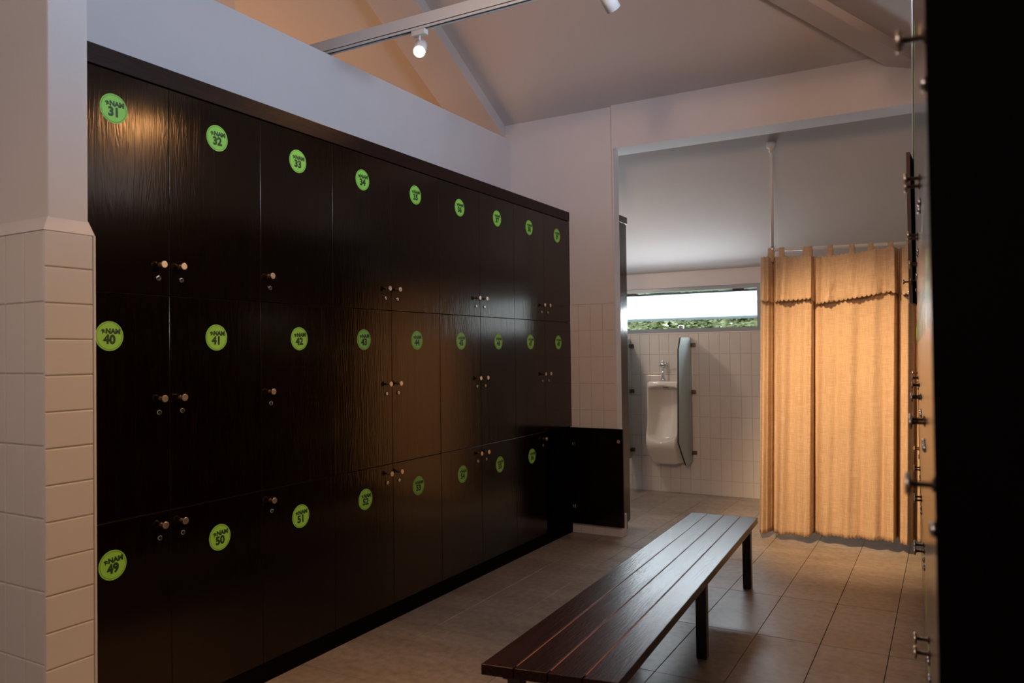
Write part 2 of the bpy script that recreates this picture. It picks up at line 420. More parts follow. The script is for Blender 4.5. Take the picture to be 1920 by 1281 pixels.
# outer walls behind and beside the camera, outside the picture
bm = bmesh.new()
box(bm, 1.8, 1.95, -2.6, YB, 0, 2.25)
struct(link('wall_outer_right', bm, 'plaster'))
bm = bmesh.new(); box(bm, -6.2, -8.1, -2.6, YB+.16, 0, 2.25); struct(link('wall_outer_left', bm, 'plaster'))
bm = bmesh.new()
prism(bm, [(-8.1, -2.5, 0), (1.8, -2.5, 0), (1.8, -2.5, 2.19), (-3.15, -2.5, 4.88), (-8.1, -2.5, 2.19)], (0, -.12, 0))
struct(link('wall_near', bm, 'plaster'))

# ------------------------------------------------------------ hipped ceiling with boxed rafters
bm = bmesh.new()
hip = (-3.15, 2.54, 2.19+SL*4.95)
def slab(pts):
    prism(bm, pts, (0, 0, .12))
e = .18
def q3(pts): slab([(x, y, P3(x)) for x, y in pts])
slab([(-8.1-e, YB+e, 2.19-SL*e), (1.8+e, YB+e, 2.19-SL*e), hip])
HX0, HX1, HY0, HY1 = .45, 1.38, 1.4, 3.4  # roof opening added for the cool fill
q3([(HX1, -2.6), (1.98, -2.6), (1.98, 7.67), (HX1, 5.69+HX1)])
q3([(HX0, -2.6), (HX1, -2.6), (HX1, HY0), (HX0, HY0)])
q3([(HX0, HY1), (HX1, HY1), (HX1, 5.69+HX1), (HX0, 5.69+HX0)])
q3([(-3.15, -2.6), (HX0, -2.6), (HX0, 5.69+HX0), (-3.15, 2.54)])
slab([(-8.1-e, YB+e, 2.19-SL*e), hip, (-3.15, -2.6, hip[2]), (-8.1-e, -2.6, 2.19-SL*e)])
ceiling = struct(link('ceiling', bm, 'ceil'))
def rafter(p0, p1, w, d):
    p0, p1 = Vector(p0), Vector(p1); t = (p1-p0); s = Vector((t.y, -t.x, 0)).normalized()*w/2
    bm = bmesh.new(); dn = Vector((0, 0, -d)); up = Vector((0, 0, .03))
    prism(bm, [p0-s+dn, p0+s+dn, p0+s+up, p0-s+up], t)
    return link('rafter', bm, 'ceil', ceiling)
rafter((-3.33, 5.50, P1(5.5)), (-3.33, 2.75, P1(2.75)), .36, .10)
rafter((1.7, 7.39, P1(7.39)+.0), (-3.1, 2.59, P1(2.59)), .17, .10)
w2 = bpy.data.objects.new('added_roof_window', None); C.objects.link(w2); w2['kind'] = 'structure'; w2.location = (0, 0, 0)  # added roof window, out of view, a source for the cool fill
bm = bmesh.new()
for (xa, xb, ya, yb) in ((HX0, HX1, HY0, HY0+.05), (HX0, HX1, HY1-.05, HY1), (HX0, HX0+.05, HY0, HY1), (HX1-.05, HX1, HY0, HY1), (HX0, HX1, 2.38, 2.43)):
    prism(bm, [(xa, ya, P3(xa)+.02), (xb, ya, P3(xb)+.02), (xb, yb, P3(xb)+.02), (xa, yb, P3(xa)+.02)], (0, 0, .09))
link('window_frame', bm, 'alu', w2)
bm = bmesh.new(); prism(bm, [(HX0, HY0, P3(HX0)+.06), (HX1, HY0, P3(HX1)+.06), (HX1, HY1, P3(HX1)+.06), (HX0, HY1, P3(HX0)+.06)], (0, 0, .006))
link('window_pane', bm, 'window_glass', w2)

# ------------------------------------------------------------ window (frame, hung sash)
wf = bpy.data.objects.new('window_1', None); C.objects.link(wf); wf['kind'] = 'structure'; wf.location = (WX0, YB, WZ0)
def loc_box(*a): return tuple(a)
bm = bmesh.new(); t = .040; W = WX1-WX0; H = WZ1-WZ0
box(bm, 0, W, .01, .09, 0, t); box(bm, 0, W, .01, .09, H-t, H); box(bm, 0, t, .01, .09, t, H-t); box(bm, W-t, W, .01, .09, t, H-t)
link('window_frame', bm, 'alu', wf)
sash = bpy.data.objects.new('awning_sash', None)
bm = bmesh.new(); sh = .385; sw = W-2*t-.01; q = .040
box(bm, 0, sw, -.012, .012, -q, 0); box(bm, 0, sw, -.012, .012, -sh, -sh+q*.7); box(bm, 0, q*.7, -.012, .012, -sh+q*.7, -q); box(bm, sw-q*.7, sw, -.012, .012, -sh+q*.7, -q)
sash = link('awning_sash', bm, 'alu', wf, loc=(t+.005, .05, H-t-.018)); sash.rotation_euler = (math.radians(50), 0, 0)
bm = bmesh.new(); box(bm, q*.7, sw-q*.7, -.003, .003, -sh+q*.7, -q); link('window_pane', bm, 'sash_glass', sash)
for xx in (.72, W-.27):
    bm = bmesh.new(); box(bm, xx, xx+.11, .02, .05, H-t-.026, H-t-.002); link('sash_hinge', bm, 'black_steel', wf)
bm = bmesh.new(); box(bm, 1.26, 1.31, .02, .05, t, t+.03, bev=.004); link('sash_latch', bm, 'alu', wf)

w3 = bpy.data.objects.new('window_3', None); C.objects.link(w3); w3['kind'] = 'structure'; w3.location = (-1.36, YB, WZ0)
bm = bmesh.new(); box(bm, 0, 1.06, .01, .09, 0, t); box(bm, 0, 1.06, .01, .09, H-t, H); box(bm, 0, t, .01, .09, t, H-t); box(bm, 1.06-t, 1.06, .01, .09, t, H-t)
link('window_frame', bm, 'alu', w3)
bm = bmesh.new(); box(bm, t, 1.06-t, .045, .051, t, H-t); link('window_pane', bm, 'window_glass', w3)

# ------------------------------------------------------------ foliage outside
bm = bmesh.new(); box(bm, -22, 16, 7.9, 30, -.5, -.3); struct(link('ground', bm, 'earth'))
def tree(x, y, h, w, label, seed):
    rnd = random.Random(seed)
    root = thing('tree', label, 'tree', (x, y, -.3), group='trees outside the window')
    bm = bmesh.new(); lathe(bm, (0, 0, 0), (0, 0, 1), [(0, .12), (.3, .09), (h*.45, .06)], 8)
    for a in range(4):
        an = a*1.6; cyl(bm, (0, 0, h*.3), (math.cos(an)*w*.3, math.sin(an)*w*.3, h*.6), .04, .015, 6)
    link('trunk', bm, 'bark', root)
    bm = bmesh.new()
    clumps = [(rnd.uniform(-1, 1)*w*.5, rnd.uniform(-1, 1)*w*.35, h*rnd.uniform(.50, .90), rnd.uniform(.26, .42)*(.5+w*.2)) for _ in range(60)]
    for (cx, cyy, cz, cr_) in clumps:
        for _ in range(330):
            th = rnd.uniform(0, 6.283); u = rnd.uniform(-.5, 1); rr = math.sqrt(1-u*u); k = cr_*rnd.uniform(.8, 1.08)
            p = Vector((cx+k*rr*math.cos(th), cyy+k*rr*math.sin(th), cz+k*u*.55))
            if p.z > h: continue
            d = Vector((math.cos(th), math.sin(th), rnd.uniform(-.3, .3))).normalized()
            s = Vector((-d.y, d.x, rnd.uniform(-.4, .4))).normalized(); L = rnd.uniform(.08, .15); B = L*.34
            v = [bm.verts.new(q) for q in (p-d*L*.5, p+s*B, p+d*L*.5+Vector((0, 0, -.02)), p-s*B)]; bm.faces.new(v)
    o = link('foliage', bm, 'leaf', root)
    return root
tree(-5.65, 13.0, 3.3, .9, 'leafy green tree beyond the left end of the strip window', 1)
tree(-4.10, 13.0, 3.3, .9, 'leafy green tree seen under the sash above the urinal', 5)
tree(-2.55, 13.0, 3.3, .9, 'leafy green tree seen at the right end of the window', 2)
tree(-6.25, 15.9, 3.9, 1.25, 'leafy green tree farthest left of those outside, just right of the dark cabinet', 3)
tree(-4.15, 15.9, 3.9, 1.25, 'leafy green tree farther off, filling the gap between two nearer crowns', 4)

# ------------------------------------------------------------ lockers
DW, DT = .4483, .018
ROWS = [(1.6355, 2.4259), (.8237, 1.6355), (.085, .8237)]     # top, middle, bottom
KN = [(1.750, 1.699), (1.247, 1.196), (.776, .728)]
STZ = [2.291, 1.479, .672]
def text_mesh(body, size, bold=.0):
    cu = bpy.data.curves.new('t', 'FONT'); cu.body = body; cu.size = size; cu.align_x = 'CENTER'; cu.align_y = 'CENTER'
    cu.offset = bold; cu.resolution_u = 3
    o = bpy.data.objects.new('t', cu); C.objects.link(o)
    bpy.context.view_layer.update()
    me = bpy.data.meshes.new_from_object(o.evaluated_get(bpy.context.evaluated_depsgraph_get()))
    bpy.data.objects.remove(o); bpy.data.curves.remove(cu)
    return me
def add_text(bm, me, ox, oz, mi, sx=1, depth=.0012, shear=0):
    # text plane (x right, y up) -> local (y right, z up), facing +x
    base = len(bm.verts); vs = [bm.verts.new((depth, ox+v.co.x*sx+v.co.y*shear, oz+v.co.y)) for v in me.vertices]
    for p in me.polygons:
        try: f = bm.faces.new([vs[i] for i in p.vertices]); f.material_index = mi
        except ValueError: pass
NAM = text_mesh('NAM', .0250, .0014)
def sticker_mesh(num):
    """round label facing +x, drawn in the local y (right) / z (up) plane"""
    bm = bmesh.new(); n = 48
    def ring(r, x): return [bm.verts.new((x, r*math.cos(2*math.pi*i/n), r*math.sin(2*math.pi*i/n))) for i in range(n)]
    a = ring(.0525, 0); b = ring(.0525, .0008)
    f = bm.faces.new(b); f.material_index = 0
    for i in range(n): bm.faces.new((a[i], a[(i+1)%n], b[(i+1)%n], b[i]))
    r1 = ring(.0470, .0012); r2 = ring(.0482, .0012)
    for i in range(n): f = bm.faces.new((r1[i], r1[(i+1)%n], r2[(i+1)%n], r2[i])); f.material_index = 1
    add_text(bm, NAM, .0125, .0165, 1)
    # little folded arrow emblem left of the word
    S = .030/275
    for poly in ([(1602,137),(1685,98),(1685,272),(1650,250),(1650,157),(1602,180)],
                 [(1690,98),(1775,137),(1775,172),(1726,152),(1726,213),(1690,235)],
                 [(1733,168),(1787,192),(1787,230),(1733,207)]):
        f = bm.faces.new([bm.verts.new((.0012, -.0245+(u-1695)*S*.80, .0165-(v-170)*S)) for u, v in poly]); f.material_index = 1
    if num:
        me = text_mesh(num, .044, .0022); add_text(bm, me, 0, -.0135, 1); bpy.data.meshes.remove(me)
    bmesh.ops.recalc_face_normals(bm, faces=bm.faces)
    for f in bm.faces:
        if abs(f.normal.x) > .9 and f.normal.x < 0: f.normal_flip()
    me = bpy.data.meshes.new('number_sticker'); bm.to_mesh(me); bm.free()
    me.materials.append(MAT['sticker']); me.materials.append(MAT['ink']); return me
def simple(name, bm, mats):
    me = bpy.data.meshes.new(name); bmesh.ops.recalc_face_normals(bm, faces=bm.faces); bm.to_mesh(me); bm.free()
    for m in mats: me.materials.append(MAT[m])
    return me
bm = bmesh.new(); lathe(bm, (0, 0, 0), (1, 0, 0), [(0, .0085), (.002, .0085), (.0035, .0038), (.0235, .0036)], 16, mi=1); lathe(bm, (.0235, 0, 0), (1, 0, 0), [(0, .009), (.0015, .0130), (.0055, .0130), (.0065, .0120)], 22)
knob_me = simple('knob', bm, ['chrome', 'dark_stem'])
bm = bmesh.new(); lathe(bm, (0, 0, 0), (1, 0, 0), [(0, .0092), (.004, .0092), (.0055, .0075), (.0048, .0055)], 18)
box(bm, .0045, .0060, -.0011, .0011, -.0042, .0042, mi=1)
lock_me = simple('lock', bm, ['steel', 'dark_hole'])
def door_mesh(h, w=DW):
    bm = bmesh.new(); g = .0014
    box(bm, -DT, 0, -w/2+g, w/2-g, g, h-g)
    es = [e for e in bm.edges if all(v.co.x > -1e-5 for v in e.verts)]
    bmesh.ops.bevel(bm, geom=es, offset=.0012, segments=2, affect='EDGES', profile=.5)
    for f in bm.faces:
        f.material_index = 0 if abs(f.normal.x) > .9 else 1
    return simple('door', bm, ['door', 'door_edge'])
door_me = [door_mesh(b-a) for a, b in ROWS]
hinge_bm = bmesh.new(); box(hinge_bm, -DT-.006, -DT, -.022, .022, -.016, .016, bev=.002); lathe(hinge_bm, (-DT-.012, 0, 0), (1, 0, 0), [(0, .008), (.012, .016)], 12)
hinge_me = simple('hinge', hinge_bm, ['steel'])
def part(me, name, parent, loc, rz=0, rx_=0):
    o = bpy.data.objects.new(name, me); C.objects.link(o); o.parent = parent; o.location = loc; o.rotation_euler = (rx_, 0, rz); return o
def bank(label, group, loc, rz, cols, side_of, number_of, opened={}, depth=.45, tilt={}):
    """cols: list of local y starts; front plane local x=0 facing +x"""
    root = thing('locker_cabinet', label, 'locker', loc, rz, group)
    ya, yb = cols[0], cols[-1]+DW
    bm = bmesh.new()
    box(bm, -depth, -depth+.012, ya, yb, .0, 2.4259)
    for y in list(cols)+[yb]:
        box(bm, -depth, -DT-.001, max(ya, y-.008), min(yb, y+.008), .0, 2.4259)
    for z in (.0, .8237, 1.6355, 2.4259):
        box(bm, -depth, -DT-.001, ya, yb, max(.012, z-.008) if z else .012, z+.008 if z else .08)
    link('carcass', bm, 'carcass', root)
    bm = bmesh.new(); box(bm, -.03, -.004, ya, yb, 0, .083); link('plinth', bm, 'carcass', root)
    bm = bmesh.new(); box(bm, -depth, .002, ya, yb-.001, 2.430, 2.502, bev=.0015); link('top_board', bm, 'board', root)
    for ci, y in enumerate(cols):
        for r in range(3):
            a, b = ROWS[r]; key = (ci, r); num = number_of(ci, r); s = side_of(ci)   # s = +1: knob towards +y
            ang = opened.get(key)
            if ang is None:
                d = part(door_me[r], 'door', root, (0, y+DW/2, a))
            else:           # hinge on the side away from the knob
                hy = y+DW/2 - s*DW/2
                c_, s_ = math.cos(ang), math.sin(ang)
                off = Vector((0, s*DW/2, 0)); off = Vector((-s_*off.y, c_*off.y, 0))
                d = part(door_me[r], 'door', root, (off.x+(.003 if abs(ang) > 1 else 0), hy+off.y-(.046 if abs(ang) > 1 else 0), a), ang)
            if num: d['label'] = 'door numbered %s on its round green sticker' % num if not ang or abs(ang) < 1 else 'door standing open, dark inner face and hinges showing'
            part(knob_me, 'knob', d, (0, s*(DW/2-.043), KN[r][0]-a))
            part(lock_me, 'lock', d, (0, s*(DW/2-.050), KN[r][1]-a))
            st = part(sticker_mesh(num) if num else plain_sticker, 'number_sticker', d, (0, tilt.get(key, (0, 0))[1], STZ[r]-a), 0, tilt.get(key, (random.uniform(-.03, .03), 0))[0])
            if ang and abs(ang) > 1:
                for zz in (.13, b-a-.13): part(hinge_me, 'hinge', d, (0, -s*(DW/2-.03), zz))
                bm = bmesh.new(); lathe(bm, (-DT, s*(DW/2-.034), KN[r][1]-a), (-1, 0, 0), [(0, .014), (.006, .013)], 14); link('lock_body', bm, 'chrome', d)
    return root
Y0 = 1.474
c1 = [Y0+i*DW for i in range(5)]; c2 = [Y0+i*DW for i in range(5, 9)]
sides = {0: 1, 1: -1, 2: -1, 3: 1, 4: -1, 5: 1, 6: -1, 7: 1, 8: -1}
plain_sticker = None
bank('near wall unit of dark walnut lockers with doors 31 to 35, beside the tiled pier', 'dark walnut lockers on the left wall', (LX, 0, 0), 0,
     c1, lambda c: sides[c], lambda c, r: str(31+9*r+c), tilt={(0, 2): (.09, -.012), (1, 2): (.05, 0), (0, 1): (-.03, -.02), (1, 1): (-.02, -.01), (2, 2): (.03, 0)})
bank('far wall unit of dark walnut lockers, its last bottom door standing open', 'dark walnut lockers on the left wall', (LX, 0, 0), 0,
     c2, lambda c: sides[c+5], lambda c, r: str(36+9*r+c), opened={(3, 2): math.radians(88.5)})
# right hand lockers, seen edge on (front plane turned a little)
plain_sticker = sticker_mesh('')
ang = math.atan2(.208, 6.0)
rlen = 11; ys = 5.87
# local frame: x out of the doors (towards -world x), local y runs from the far end to the camera
rroot_loc = (rx(ys), ys, 0)
rz = math.pi + ang
rb = bank('tall dark glossy locker unit close on the right edge, seen edge-on', None, rroot_loc, rz,
     [i*DW for i in range(11)], lambda c: 1 if c % 2 == 0 else -1, lambda c, r: '', opened={(2, 0): -.08}, depth=.33)
bm = bmesh.new(); box(bm, -.33, .001, 11*DW+.0005, 11*DW+.02, 0, 2.502); link('end_panel', bm, 'carcass', rb)
# back-to-back cabinet behind the end wall
cab = thing('tall_cabinet', 'narrow dark wood cabinet end standing just behind the white door jamb', 'cabinet', (-2.228, 5.612, 0))
bm = bmesh.new(); box(bm, -.8, 0, 0, .195, .06, 2.42); link('body', bm, 'door', cab)
bm = bmesh.new(); box(bm, -.8, -.012, 0, .185, 0, .06); link('plinth', bm, 'carcass', cab)
bm = bmesh.new(); box(bm, -.8, .004, 0, .232, 2.42, 2.475, bev=.002); link('top_board', bm, 'door', cab)
bm = bmesh.new(); box(bm, -.8, -.002, .197, .220, .065, 2.415); link('door', bm, 'door', cab)

# ------------------------------------------------------------ bench
bench = thing('slatted_bench', 'long low dark red wooden bench with four planks on black steel legs', 'bench', (-1.13, 3.4, 0))
A, B_, D_, E_ = Vector((-1.325, 2.115)), Vector((-.862, 2.185)), Vector((-1.398, 4.70)), Vector((-1.003, 4.725))
# near-left, near-right, far-left, far-right corners of the seat
o0 = Vector((-1.13, 3.4))
near_r = Vector((-.880, 2.185)); 
for i in range(4):
    g = .0022
    def cor(a, b, t): return a.lerp(b, t)
    t0, t1 = i/4, (i+1)/4
    n0 = cor(A, near_r, t0); n1 = cor(A, near_r, t1); f0 = cor(D_, E_, t0); f1 = cor(D_, E_, t1)
    w0 = (n1-n0).normalized()*g; n0, f0, n1, f1 = n0+w0, f0+w0, n1-w0, f1-w0
    pts = [(*(p-o0), .372) for p in (n0, n1, f1, f0)]
    bm = bmesh.new(); prism(bm, pts, (0, 0, .034))
    bmesh.ops.recalc_face_normals(bm, faces=bm.faces)
    bmesh.ops.bevel(bm, geom=list(bm.edges), offset=.0025, segments=2, affect='EDGES', profile=.6)
    for f in bm.faces: f.material_index = 0
    link('plank', bm, ['bench'], bench)
n0 = A.lerp(near_r, .03); n1 = A.lerp(near_r, .97); f0 = D_.lerp(E_, .03); f1 = D_.lerp(E_, .97)
bm = bmesh.new(); prism(bm, [(*(p-o0+Vector((0, s))), .3712) for p, s in ((n0, .02), (n1, .02), (f1, -.02), (f0, -.02))], (0, 0, .0006)); 
prism(bm, [(*(p-o0), .378) for p in (n0+Vector((.02, .03)), n1+Vector((-.02, .03)), f1+Vector((-.02, -.03)), f0+Vector((.02, -.03)))], (0, 0, .0262))
link('groove_backing', bm, 'bench_edge', bench)
bm = bmesh.new()
for s in (.12, .88):
    a = A.lerp(near_r, s)-o0; b = D_.lerp(E_, s)-o0; d = Vector((b.y-a.y, a.x-b.x)).normalized()*.0185
    aa = a + (b-a)*.03; bb = b - (b-a)*.03
    prism(bm, [(*(aa-d), .334), (*(aa+d), .334), (*(aa+d), .3705), (*(aa-d), .3705)], (bb.x-aa.x, bb.y-aa.y, 0))
for t in (.055, .5, .945):
    l = A.lerp(D_, t)-o0; r = near_r.lerp(E_, t)-o0; w = (r-l); l2 = l+w*.12; r2_ = l+w*.88
    dd = Vector((-w.y, w.x)).normalized()*.018
    prism(bm, [(*(l2-dd), .335), (*(l2+dd), .335), (*(l2+dd), .3695), (*(l2-dd), .3695)], (r2_.x-l2.x, r2_.y-l2.y, 0))
link('steel_frame', bm, 'black_steel', bench)
for t in (.055, .525, .985):
    for s in (.12, .86):
        p = A.lerp(D_, t).lerp(near_r.lerp(E_, t), s)-o0
        if t > .9: p = p + Vector((0, -.02))
        bm = bmesh.new(); box(bm, -.024, .024, -.024, .024, .0, .3705, bev=.003)
        l = link('leg', bm, 'black_steel', bench, loc=(p.x, p.y, 0)); l.rotation_euler = (0, 0, .04)

# ------------------------------------------------------------ urinal
def urinal():
    root = thing('urinal', 'white ceramic wall urinal below the strip window', 'urinal', (-2.432, YB-.011, 0))
    zb, zt = .300, 1.105; nx, nz = 44, 84
    def half_w(z):
        t = (z-zb)/(zt-zb)
        w = .158 + .032*min(1, t/.35)**.7
        if t < .06: w *= (.80+.20*math.sqrt(max(0, 1-((.06-t)/.06)**2)))
        if t > .975: w *= (.90+.10*math.sqrt(max(0, 1-((t-.975)/.025)**2)))
        return w
    def out_d(x, z):       # depth of the outer body
        t = (z-zb)/(zt-zb); hw = half_w(z); u = min(1, abs(x)/hw)
        base = .225 + .085*math.exp(-((t-.26)/.16)**2)
        if t < .25: base = .17 + (base-.17)*math.sin(max(0, t)/.25*math.pi/2)**.6
        if t > .95: base -= .012*((t-.95)/.05)**2
        return base*(1-.55*max(0, (u-.72)/.28)**2.4)*(1-.06*u*u)
    def inner(x, z):       # 0 outside the opening, 1 deep inside
        zl = .525 + .055*(abs(x)/.15)**2          # lip line dips in the middle
        zt_ = 1.062 - .018*(abs(x)/.15)**2
        wx = .152
        if z < .64: wx = .152*math.sqrt(max(0, 1-((.64-z)/.16)**2)) if z > .48 else 0
        dx = wx-abs(x); dz = min(z-zl, zt_-z)
        d = min(dx, dz)
        if d <= 0: return 0
        k = min(1, d/.022); return k*k*(3-2*k)
    bm = bmesh.new(); grid = []
    for j in range(nz+1):
        z = zb + (zt-zb)*j/nz; row = []
        for i in range(nx+1):
            x = half_w(z)*(-1+2*i/nx); od = out_d(x, z); k = inner(x, z)
            if k > 0:
                tt = max(0, min(1, (z-.53)/.30)); deep = .06 + (1-tt)**1.6*.10 + .10*(abs(x)/.152)**4
                d = od*(1-k) + min(deep, od)*k
            else: d = od
            row.append(bm.verts.new((x, -d, z)))
        grid.append(row)
    for j in range(nz):
        for i in range(nx): bm.faces.new((grid[j][i], grid[j][i+1], grid[j+1][i+1], grid[j+1][i]))
    # sides back to the wall
    rim = [grid[0][i] for i in range(nx+1)] + [grid[j][nx] for j in range(1, nz+1)] + [grid[nz][i] for i in range(nx-1, -1, -1)] + [grid[j][0] for j in range(nz-1, 0, -1)]
    back = [bm.verts.new((v.co.x, 0, v.co.z)) for v in rim]
    for i in range(len(rim)):
        j = (i+1) % len(rim); bm.faces.new((rim[i], rim[j], back[j], back[i]))
    bm.faces.new(back)
    o = link('bowl', bm, 'ceramic', root, smooth=True)
    bm = bmesh.new(); lathe(bm, (0, -.075, .575), (0, -.3, 1), [(0, .03), (.004, .028), (.006, .01)], 16); link('drain', bm, 'steel', root)
    bm = bmesh.new(); box(bm, -.028, .028, -.12, -.07, 1.040, 1.052, bev=.003); link('spreader', bm, 'steel', root)
    # flush valve
    v = thing('flush_valve', 'small chrome flush valve on the tiled wall above the urinal', 'valve', (-2.475, YB-.011, 1.105))
    bm = bmesh.new(); lathe(bm, (0, -.06, -.0), (0, 0, 1), [(0, .024), (.02, .024), (.03, .018), (.06, .016), (.075, .008), (.14, .008)], 18); link('spud', bm, 'steel', v)
    bm = bmesh.new(); lathe(bm, (0, -.06, .135), (0, 0, 1), [(0, .012), (.01, .022), (.03, .026), (.045, .02), (.055, .012), (.062, .014), (.07, .010)], 18)
    cyl(bm, (0, -.06, .155), (0, 0, .155), .012); lathe(bm, (0, 0, .155), (0, -1, 0), [(0, .028), (.006, .024), (.012, .013)], 18); link('valve_body', bm, 'steel', v)
    bm = bmesh.new(); cyl(bm, (0, -.06, .165), (.045, -.075, .18), .006); lathe(bm, (.045, -.075, .18), (1, 0, .2), [(0, .006), (.006, .012), (.016, .010)], 12)
    cyl(bm, (0, -.06, .165), (-.035, -.08, .15), .006); link('handle', bm, 'steel', v)
urinal()

# frosted privacy screens and their clamps
def screen(x, label):
    root = thing('privacy_screen', label, 'screen', (x, YB-.011, 0), group='frosted urinal screens')
    pts = [(-.012, 1.533), (-.355, 1.529), (-.425, 1.418), (-.47, .552), (-.25, .313), (-.012, .321)]
    bm = bmesh.new(); prism(bm, [(-.005, y, z) for y, z in pts], (.010, 0, 0)); link('glass_panel', bm, 'frosted', root)
    bm = bmesh.new()
    pl = pts[1:5]
    for (a, b) in zip(pl[:-1], pl[1:]):
        d = Vector((0, b[0]-a[0], b[1]-a[1])); n = Vector((0, -d.z, d.y)).normalized()
        if n.y > 0 : n = -n
        p = [Vector((-.006, a[0], a[1])), Vector((.006, a[0], a[1])), Vector((.006, a[0], a[1]))+n*.004, Vector((-.006, a[0], a[1]))+n*.004]
        prism(bm, p, d)
    link('edge_strip', bm, 'rubber', root)
    for z in (1.459, .999, .403):
        bm = bmesh.new(); box(bm, -.012, .012, -.05, -.0, z-.02, z+.02, bev=.004); box(bm, .006, .045, -.016, 0, z-.02, z+.02, bev=.007)
        link('clamp', bm, 'clamp', root)
screen(-2.203, 'frosted glass urinal screen with a black edge, right of the urinal')
screen(-2.84, 'frosted glass urinal screen left of the urinal, mostly behind the dark cabinet')

# ------------------------------------------------------------ curtain and its rod
rod = thing('curtain_rod', 'white curtain rod on a thin post hung from the sloped ceiling', 'curtain rod', (-1.145, 6.05, 2.155))
bm = bmesh.new(); cyl(bm, (-.02, 0, 0), (1.50, -.005, -.035), .0125, n=20); link('rail', bm, 'white_metal', rod)
bm = bmesh.new(); cyl(bm, (0, 0, .012), (.006, 0, .79), .0115, n=20); link('post', bm, 'white_metal', rod)
bm = bmesh.new(); lathe(bm, (0, 0, -.02), (0, 0, 1), [(0, .017), (.04, .017), (.045, .012)], 16); link('elbow', bm, 'steel', rod)
bm = bmesh.new(); lathe(bm, (.006, 0, .74), (0, 0, 1), [(0, .018), (.03, .02), (.035, .034), (.075, .036)], 20); link('flange', bm, 'white_metal', rod)

prof = [(1426,.0),(1430,.03),(1437,.05),(1444,.035),(1449,.0),(1451.5,-.07),(1454,-.01),(1459,.02),(1476,.045),(1492,.028),(1508,.040),(1522,.055),(1530,.05),(1533,-.03),(1537,.0),(1556,.03),(1577,.022),(1600,.042),(1622,.026),(1645,.045),(1662,.030),(1674,.045),(1681,.05),(1683.5,.0),(1686,-.09),(1690,-.02),(1694,.035),(1704,.045),(1711,.01),(1716,-.07),(1722,-.01),(1740,-.02),(1765,.0),(1790,.04),(1820,0)]
prof = [(u, v*2.3 if v > 0 else v*1.2) for u, v in prof]
def fold(u):
    for (a, va), (b, vb) in zip(prof[:-1], prof[1:]):
        if a <= u <= b:
            t = (u-a)/(b-a); t = t*t*(3-2*t); return va+(vb-va)*t
    return 0
def ux(u, top):   # picture-like fold coordinate -> metres along the rod
    return (-1.222 + (u-1428)*(1.069/297)) if top else (-1.262 + (u-1428)*(1.067/297))
CUR = thing('curtain', 'tan linen curtain with scalloped valance hanging from tab loops', 'curtain', (-.7, 6.03, 0))
def cloth(name, zt_of, zb_of, n, m, amp, yoff, flare=0, thick=.0025):
    bm = bmesh.new(); grid = []
    for j in range(m+1):
        v = j/m; row = []
        for i in range(n+1):
            u = 1428 + (1750-1428)*i/n
            x = ux(u, True)*(1-v) + ux(u, False)*v if name == 'drape' else ux(u, True)
            zt_, zb_ = zt_of(u), zb_of(u); z = zt_*(1-v)+zb_*v
            a = amp(v)
            y = -fold(u)*a + yoff - flare*v*(1+.6*math.sin(u*.09)) + (u-1428)/300*-.06
            y += .004*math.sin(u*.35+v*5)*v + .003*math.sin(v*23+u*.05)*math.sin(u*.021)
            row.append(bm.verts.new((x+.7 , y, z)))
        grid.append(row)
    for j in range(m):
        for i in range(n): bm.faces.new((grid[j][i], grid[j][i+1], grid[j+1][i+1], grid[j+1][i]))
    o = link(name, bm, 'fabric', CUR, smooth=True)
    s = o.modifiers.new('thickness', 'SOLIDIFY'); s.thickness = thick
    return o
def scal(u, per=6.6): return abs(math.sin(math.pi*u/per))**.8
def lerp_pts(pts, u):
    if u <= pts[0][0]: return pts[0][1]
    for (a, va), (b, vb) in zip(pts[:-1], pts[1:]):
        if a <= u <= b: return va + (vb-va)*(u-a)/(b-a)
    return pts[-1][1]
topz = [(1428, 2.093), (1475, 2.088), (1560, 2.068), (1620, 2.078), (1670, 2.095), (1700, 2.088), (1800, 2.08)]
hemz = [(1428, .042), (1460, .045), (1532, .062), (1600, .075), (1683, .088), (1690, .075), (1800, .08)]
valz = [(1428, 1.782), (1450, 1.765), (1530, 1.775), (1535, 1.735), (1600, 1.762), (1640, 1.78), (1672, 1.80), (1690, 1.775), (1800, 1.78)]
cloth('drape', lambda u: lerp_pts(topz, u)-.004, lambda u: lerp_pts(hemz, u)-.008*scal(u), 540, 60, lambda v: .55+.55*v, .01)
cloth('valance', lambda u: lerp_pts(topz, u)+.010*scal(u, 7.5)-.002, lambda u: lerp_pts(valz, u)-.014*scal(u, 8.5), 540, 22, lambda v: .55+.30*v, -.004, .030)
for xt, w in ((-1.153, .022), (-1.076, .02), (-.89, .032), (-.737, .0195), (-.59, .0195), (-.468, .0195), (-.341, .0195), (-.215, .03)):
    bm = bmesh.new(); zr = 2.155 - (xt+1.145)*.0233; zl = 2.06; yo = (xt+1.22)*-.05
    pf = []
    for k in range(9):
        a = math.pi*k/8; pf.append((-.0155*math.cos(a)+.02, zr+.0155*math.sin(a)))
    pf = [(-.012+yo, zl)] + pf + [(.030, zl)]
    lo = [bm.verts.new((xt+.7-w, y, z)) for y, z in pf]; hi = [bm.verts.new((xt+.7+w*.95, y, z)) for y, z in pf]
    for a in range(len(pf)-1): f = bm.faces.new((lo[a], hi[a], hi[a+1], lo[a+1])); f.smooth = True
    o = link('tab_loop', bm, 'fabric', CUR); s = o.modifiers.new('thickness', 'SOLIDIFY'); s.thickness = .002; s.offset = 0

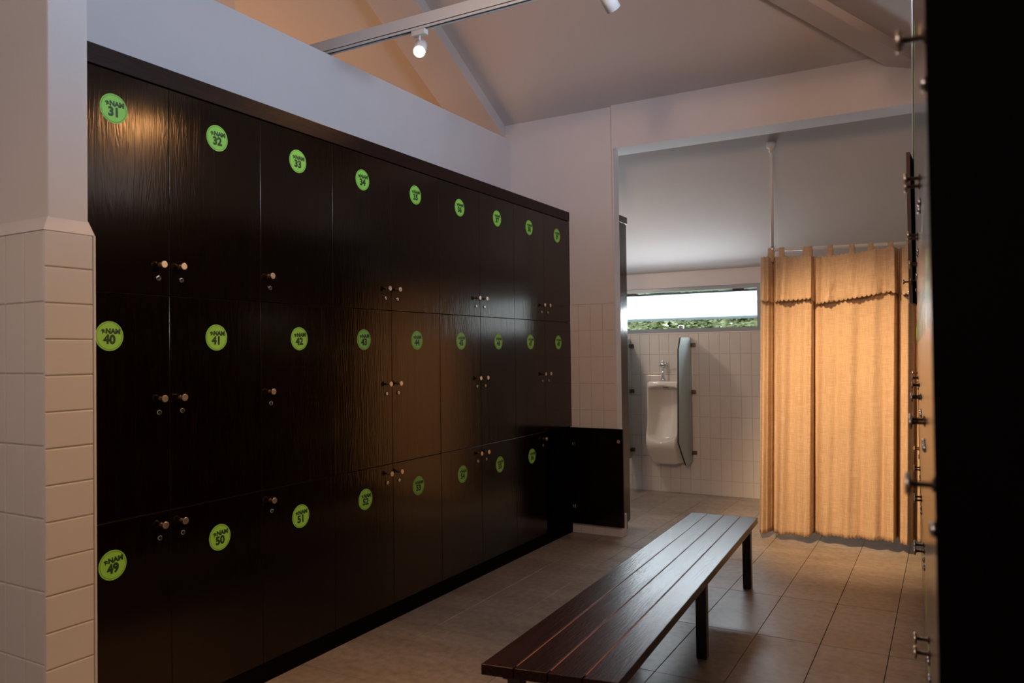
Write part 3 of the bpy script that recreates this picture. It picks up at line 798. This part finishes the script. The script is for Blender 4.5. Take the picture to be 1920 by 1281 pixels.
# ------------------------------------------------------------ tie beam with track lights
beam = thing('tie_beam', 'thin white steel beam with a lighting track crossing under the ceiling', 'beam', (0, 3.40, 3.166))
bm = bmesh.new(); box(bm, -5.6, 1.0, -.02, .035, .012, .075, bev=.002); link('beam_tube', bm, 'white_metal', beam)
bm = bmesh.new(); box(bm, -3.4, -.05, -.018, -.012, -.004, .012); box(bm, -3.4, -.05, .012, .018, -.004, .012); box(bm, -3.4, -.05, -.018, .018, .008, .012); link('track', bm, 'white_metal', beam)
bm = bmesh.new(); box(bm, -3.4, -.05, -.0115, .0115, .003, .0078); link('track_slot', bm, 'dark_hole', beam)
def spot(x, aim, power, label, ang=60, blend=.6, col=(1, .53, .21), src=.03, y=3.40):
    root = thing('track_spotlight', label, 'spotlight', (x, y, 3.162), group='white track spotlights')
    bm = bmesh.new(); box(bm, -.045, .045, -.018, .018, -.030, -.001, bev=.003); link('adapter', bm, 'white_metal', root)
    hp = Vector((0, 0, -.105)); d = (Vector(aim)-(root.location+hp)).normalized()
    bm = bmesh.new(); cyl(bm, (0, 0, -.03), (0, 0, -.06), .006, n=10); cyl(bm, (0, 0, -.06), tuple(hp-d*.01), .006, n=10); link('arm', bm, 'white_metal', root)
    bm = bmesh.new(); back = hp-d*.085; lathe(bm, back, d, [(0, .030), (.006, .0355), (.125, .0355), (.126, .031), (.112, .030)], 28); link('lamp_housing', bm, 'white_metal', root)
    bm = bmesh.new(); lathe(bm, back+d*.113, d, [(0, .029), (.008, .028), (.010, .02)], 24); link('lens', bm, 'lamp', root)
    l = bpy.data.lights.new('lamp_light', 'SPOT'); l.energy = power; l.color = col; l.spot_size = math.radians(ang); l.spot_blend = blend; l.shadow_soft_size = src
    lo = bpy.data.objects.new('lamp_light', l); C.objects.link(lo); lo.parent = root
    lo.location = back+d*.135; lo.rotation_euler = d.to_track_quat('-Z', 'Y').to_euler()
spot(-2.47, (-.9, .7, .6), 60, 'lit white track spotlight pointing towards the camera', 80)
spot(-1.365, (-.55, 6.1, .62), 640, 'white track spotlight pointing away at the tan curtain', 45, 1.0, (1, .64, .33))
spot(-.33, (-2.24, 1.40, .35), 190, 'white track spotlight over the bench aimed at the nearest lockers', 66, 1.0)
fill_beam = thing('tie_beam', 'added thin white steel beam behind the viewer, carrying fill spotlights', 'beam', (0, -.60, 3.166))  # added unseen beam that holds the two extra fill spotlights
bm = bmesh.new(); box(bm, -5.6, 1.0, -.02, .035, .012, .075, bev=.002); link('beam_tube', bm, 'white_metal', fill_beam)
spot(-1.6, (-2.5, 1.3, .3), 25, 'added white track spotlight behind the viewer, warm fill for the tiled pier', 70, .9, y=-.60)  # added out-of-view spot to warm the pier
spot(-.5, (-1.3, 5.5, 2.5), 260, 'added white track spotlight behind the viewer, warm fill for the wall above the opening', 56, 1.0, (1, .56, .33), y=-.60, src=.22)  # added out-of-view spot to brighten header and end wall
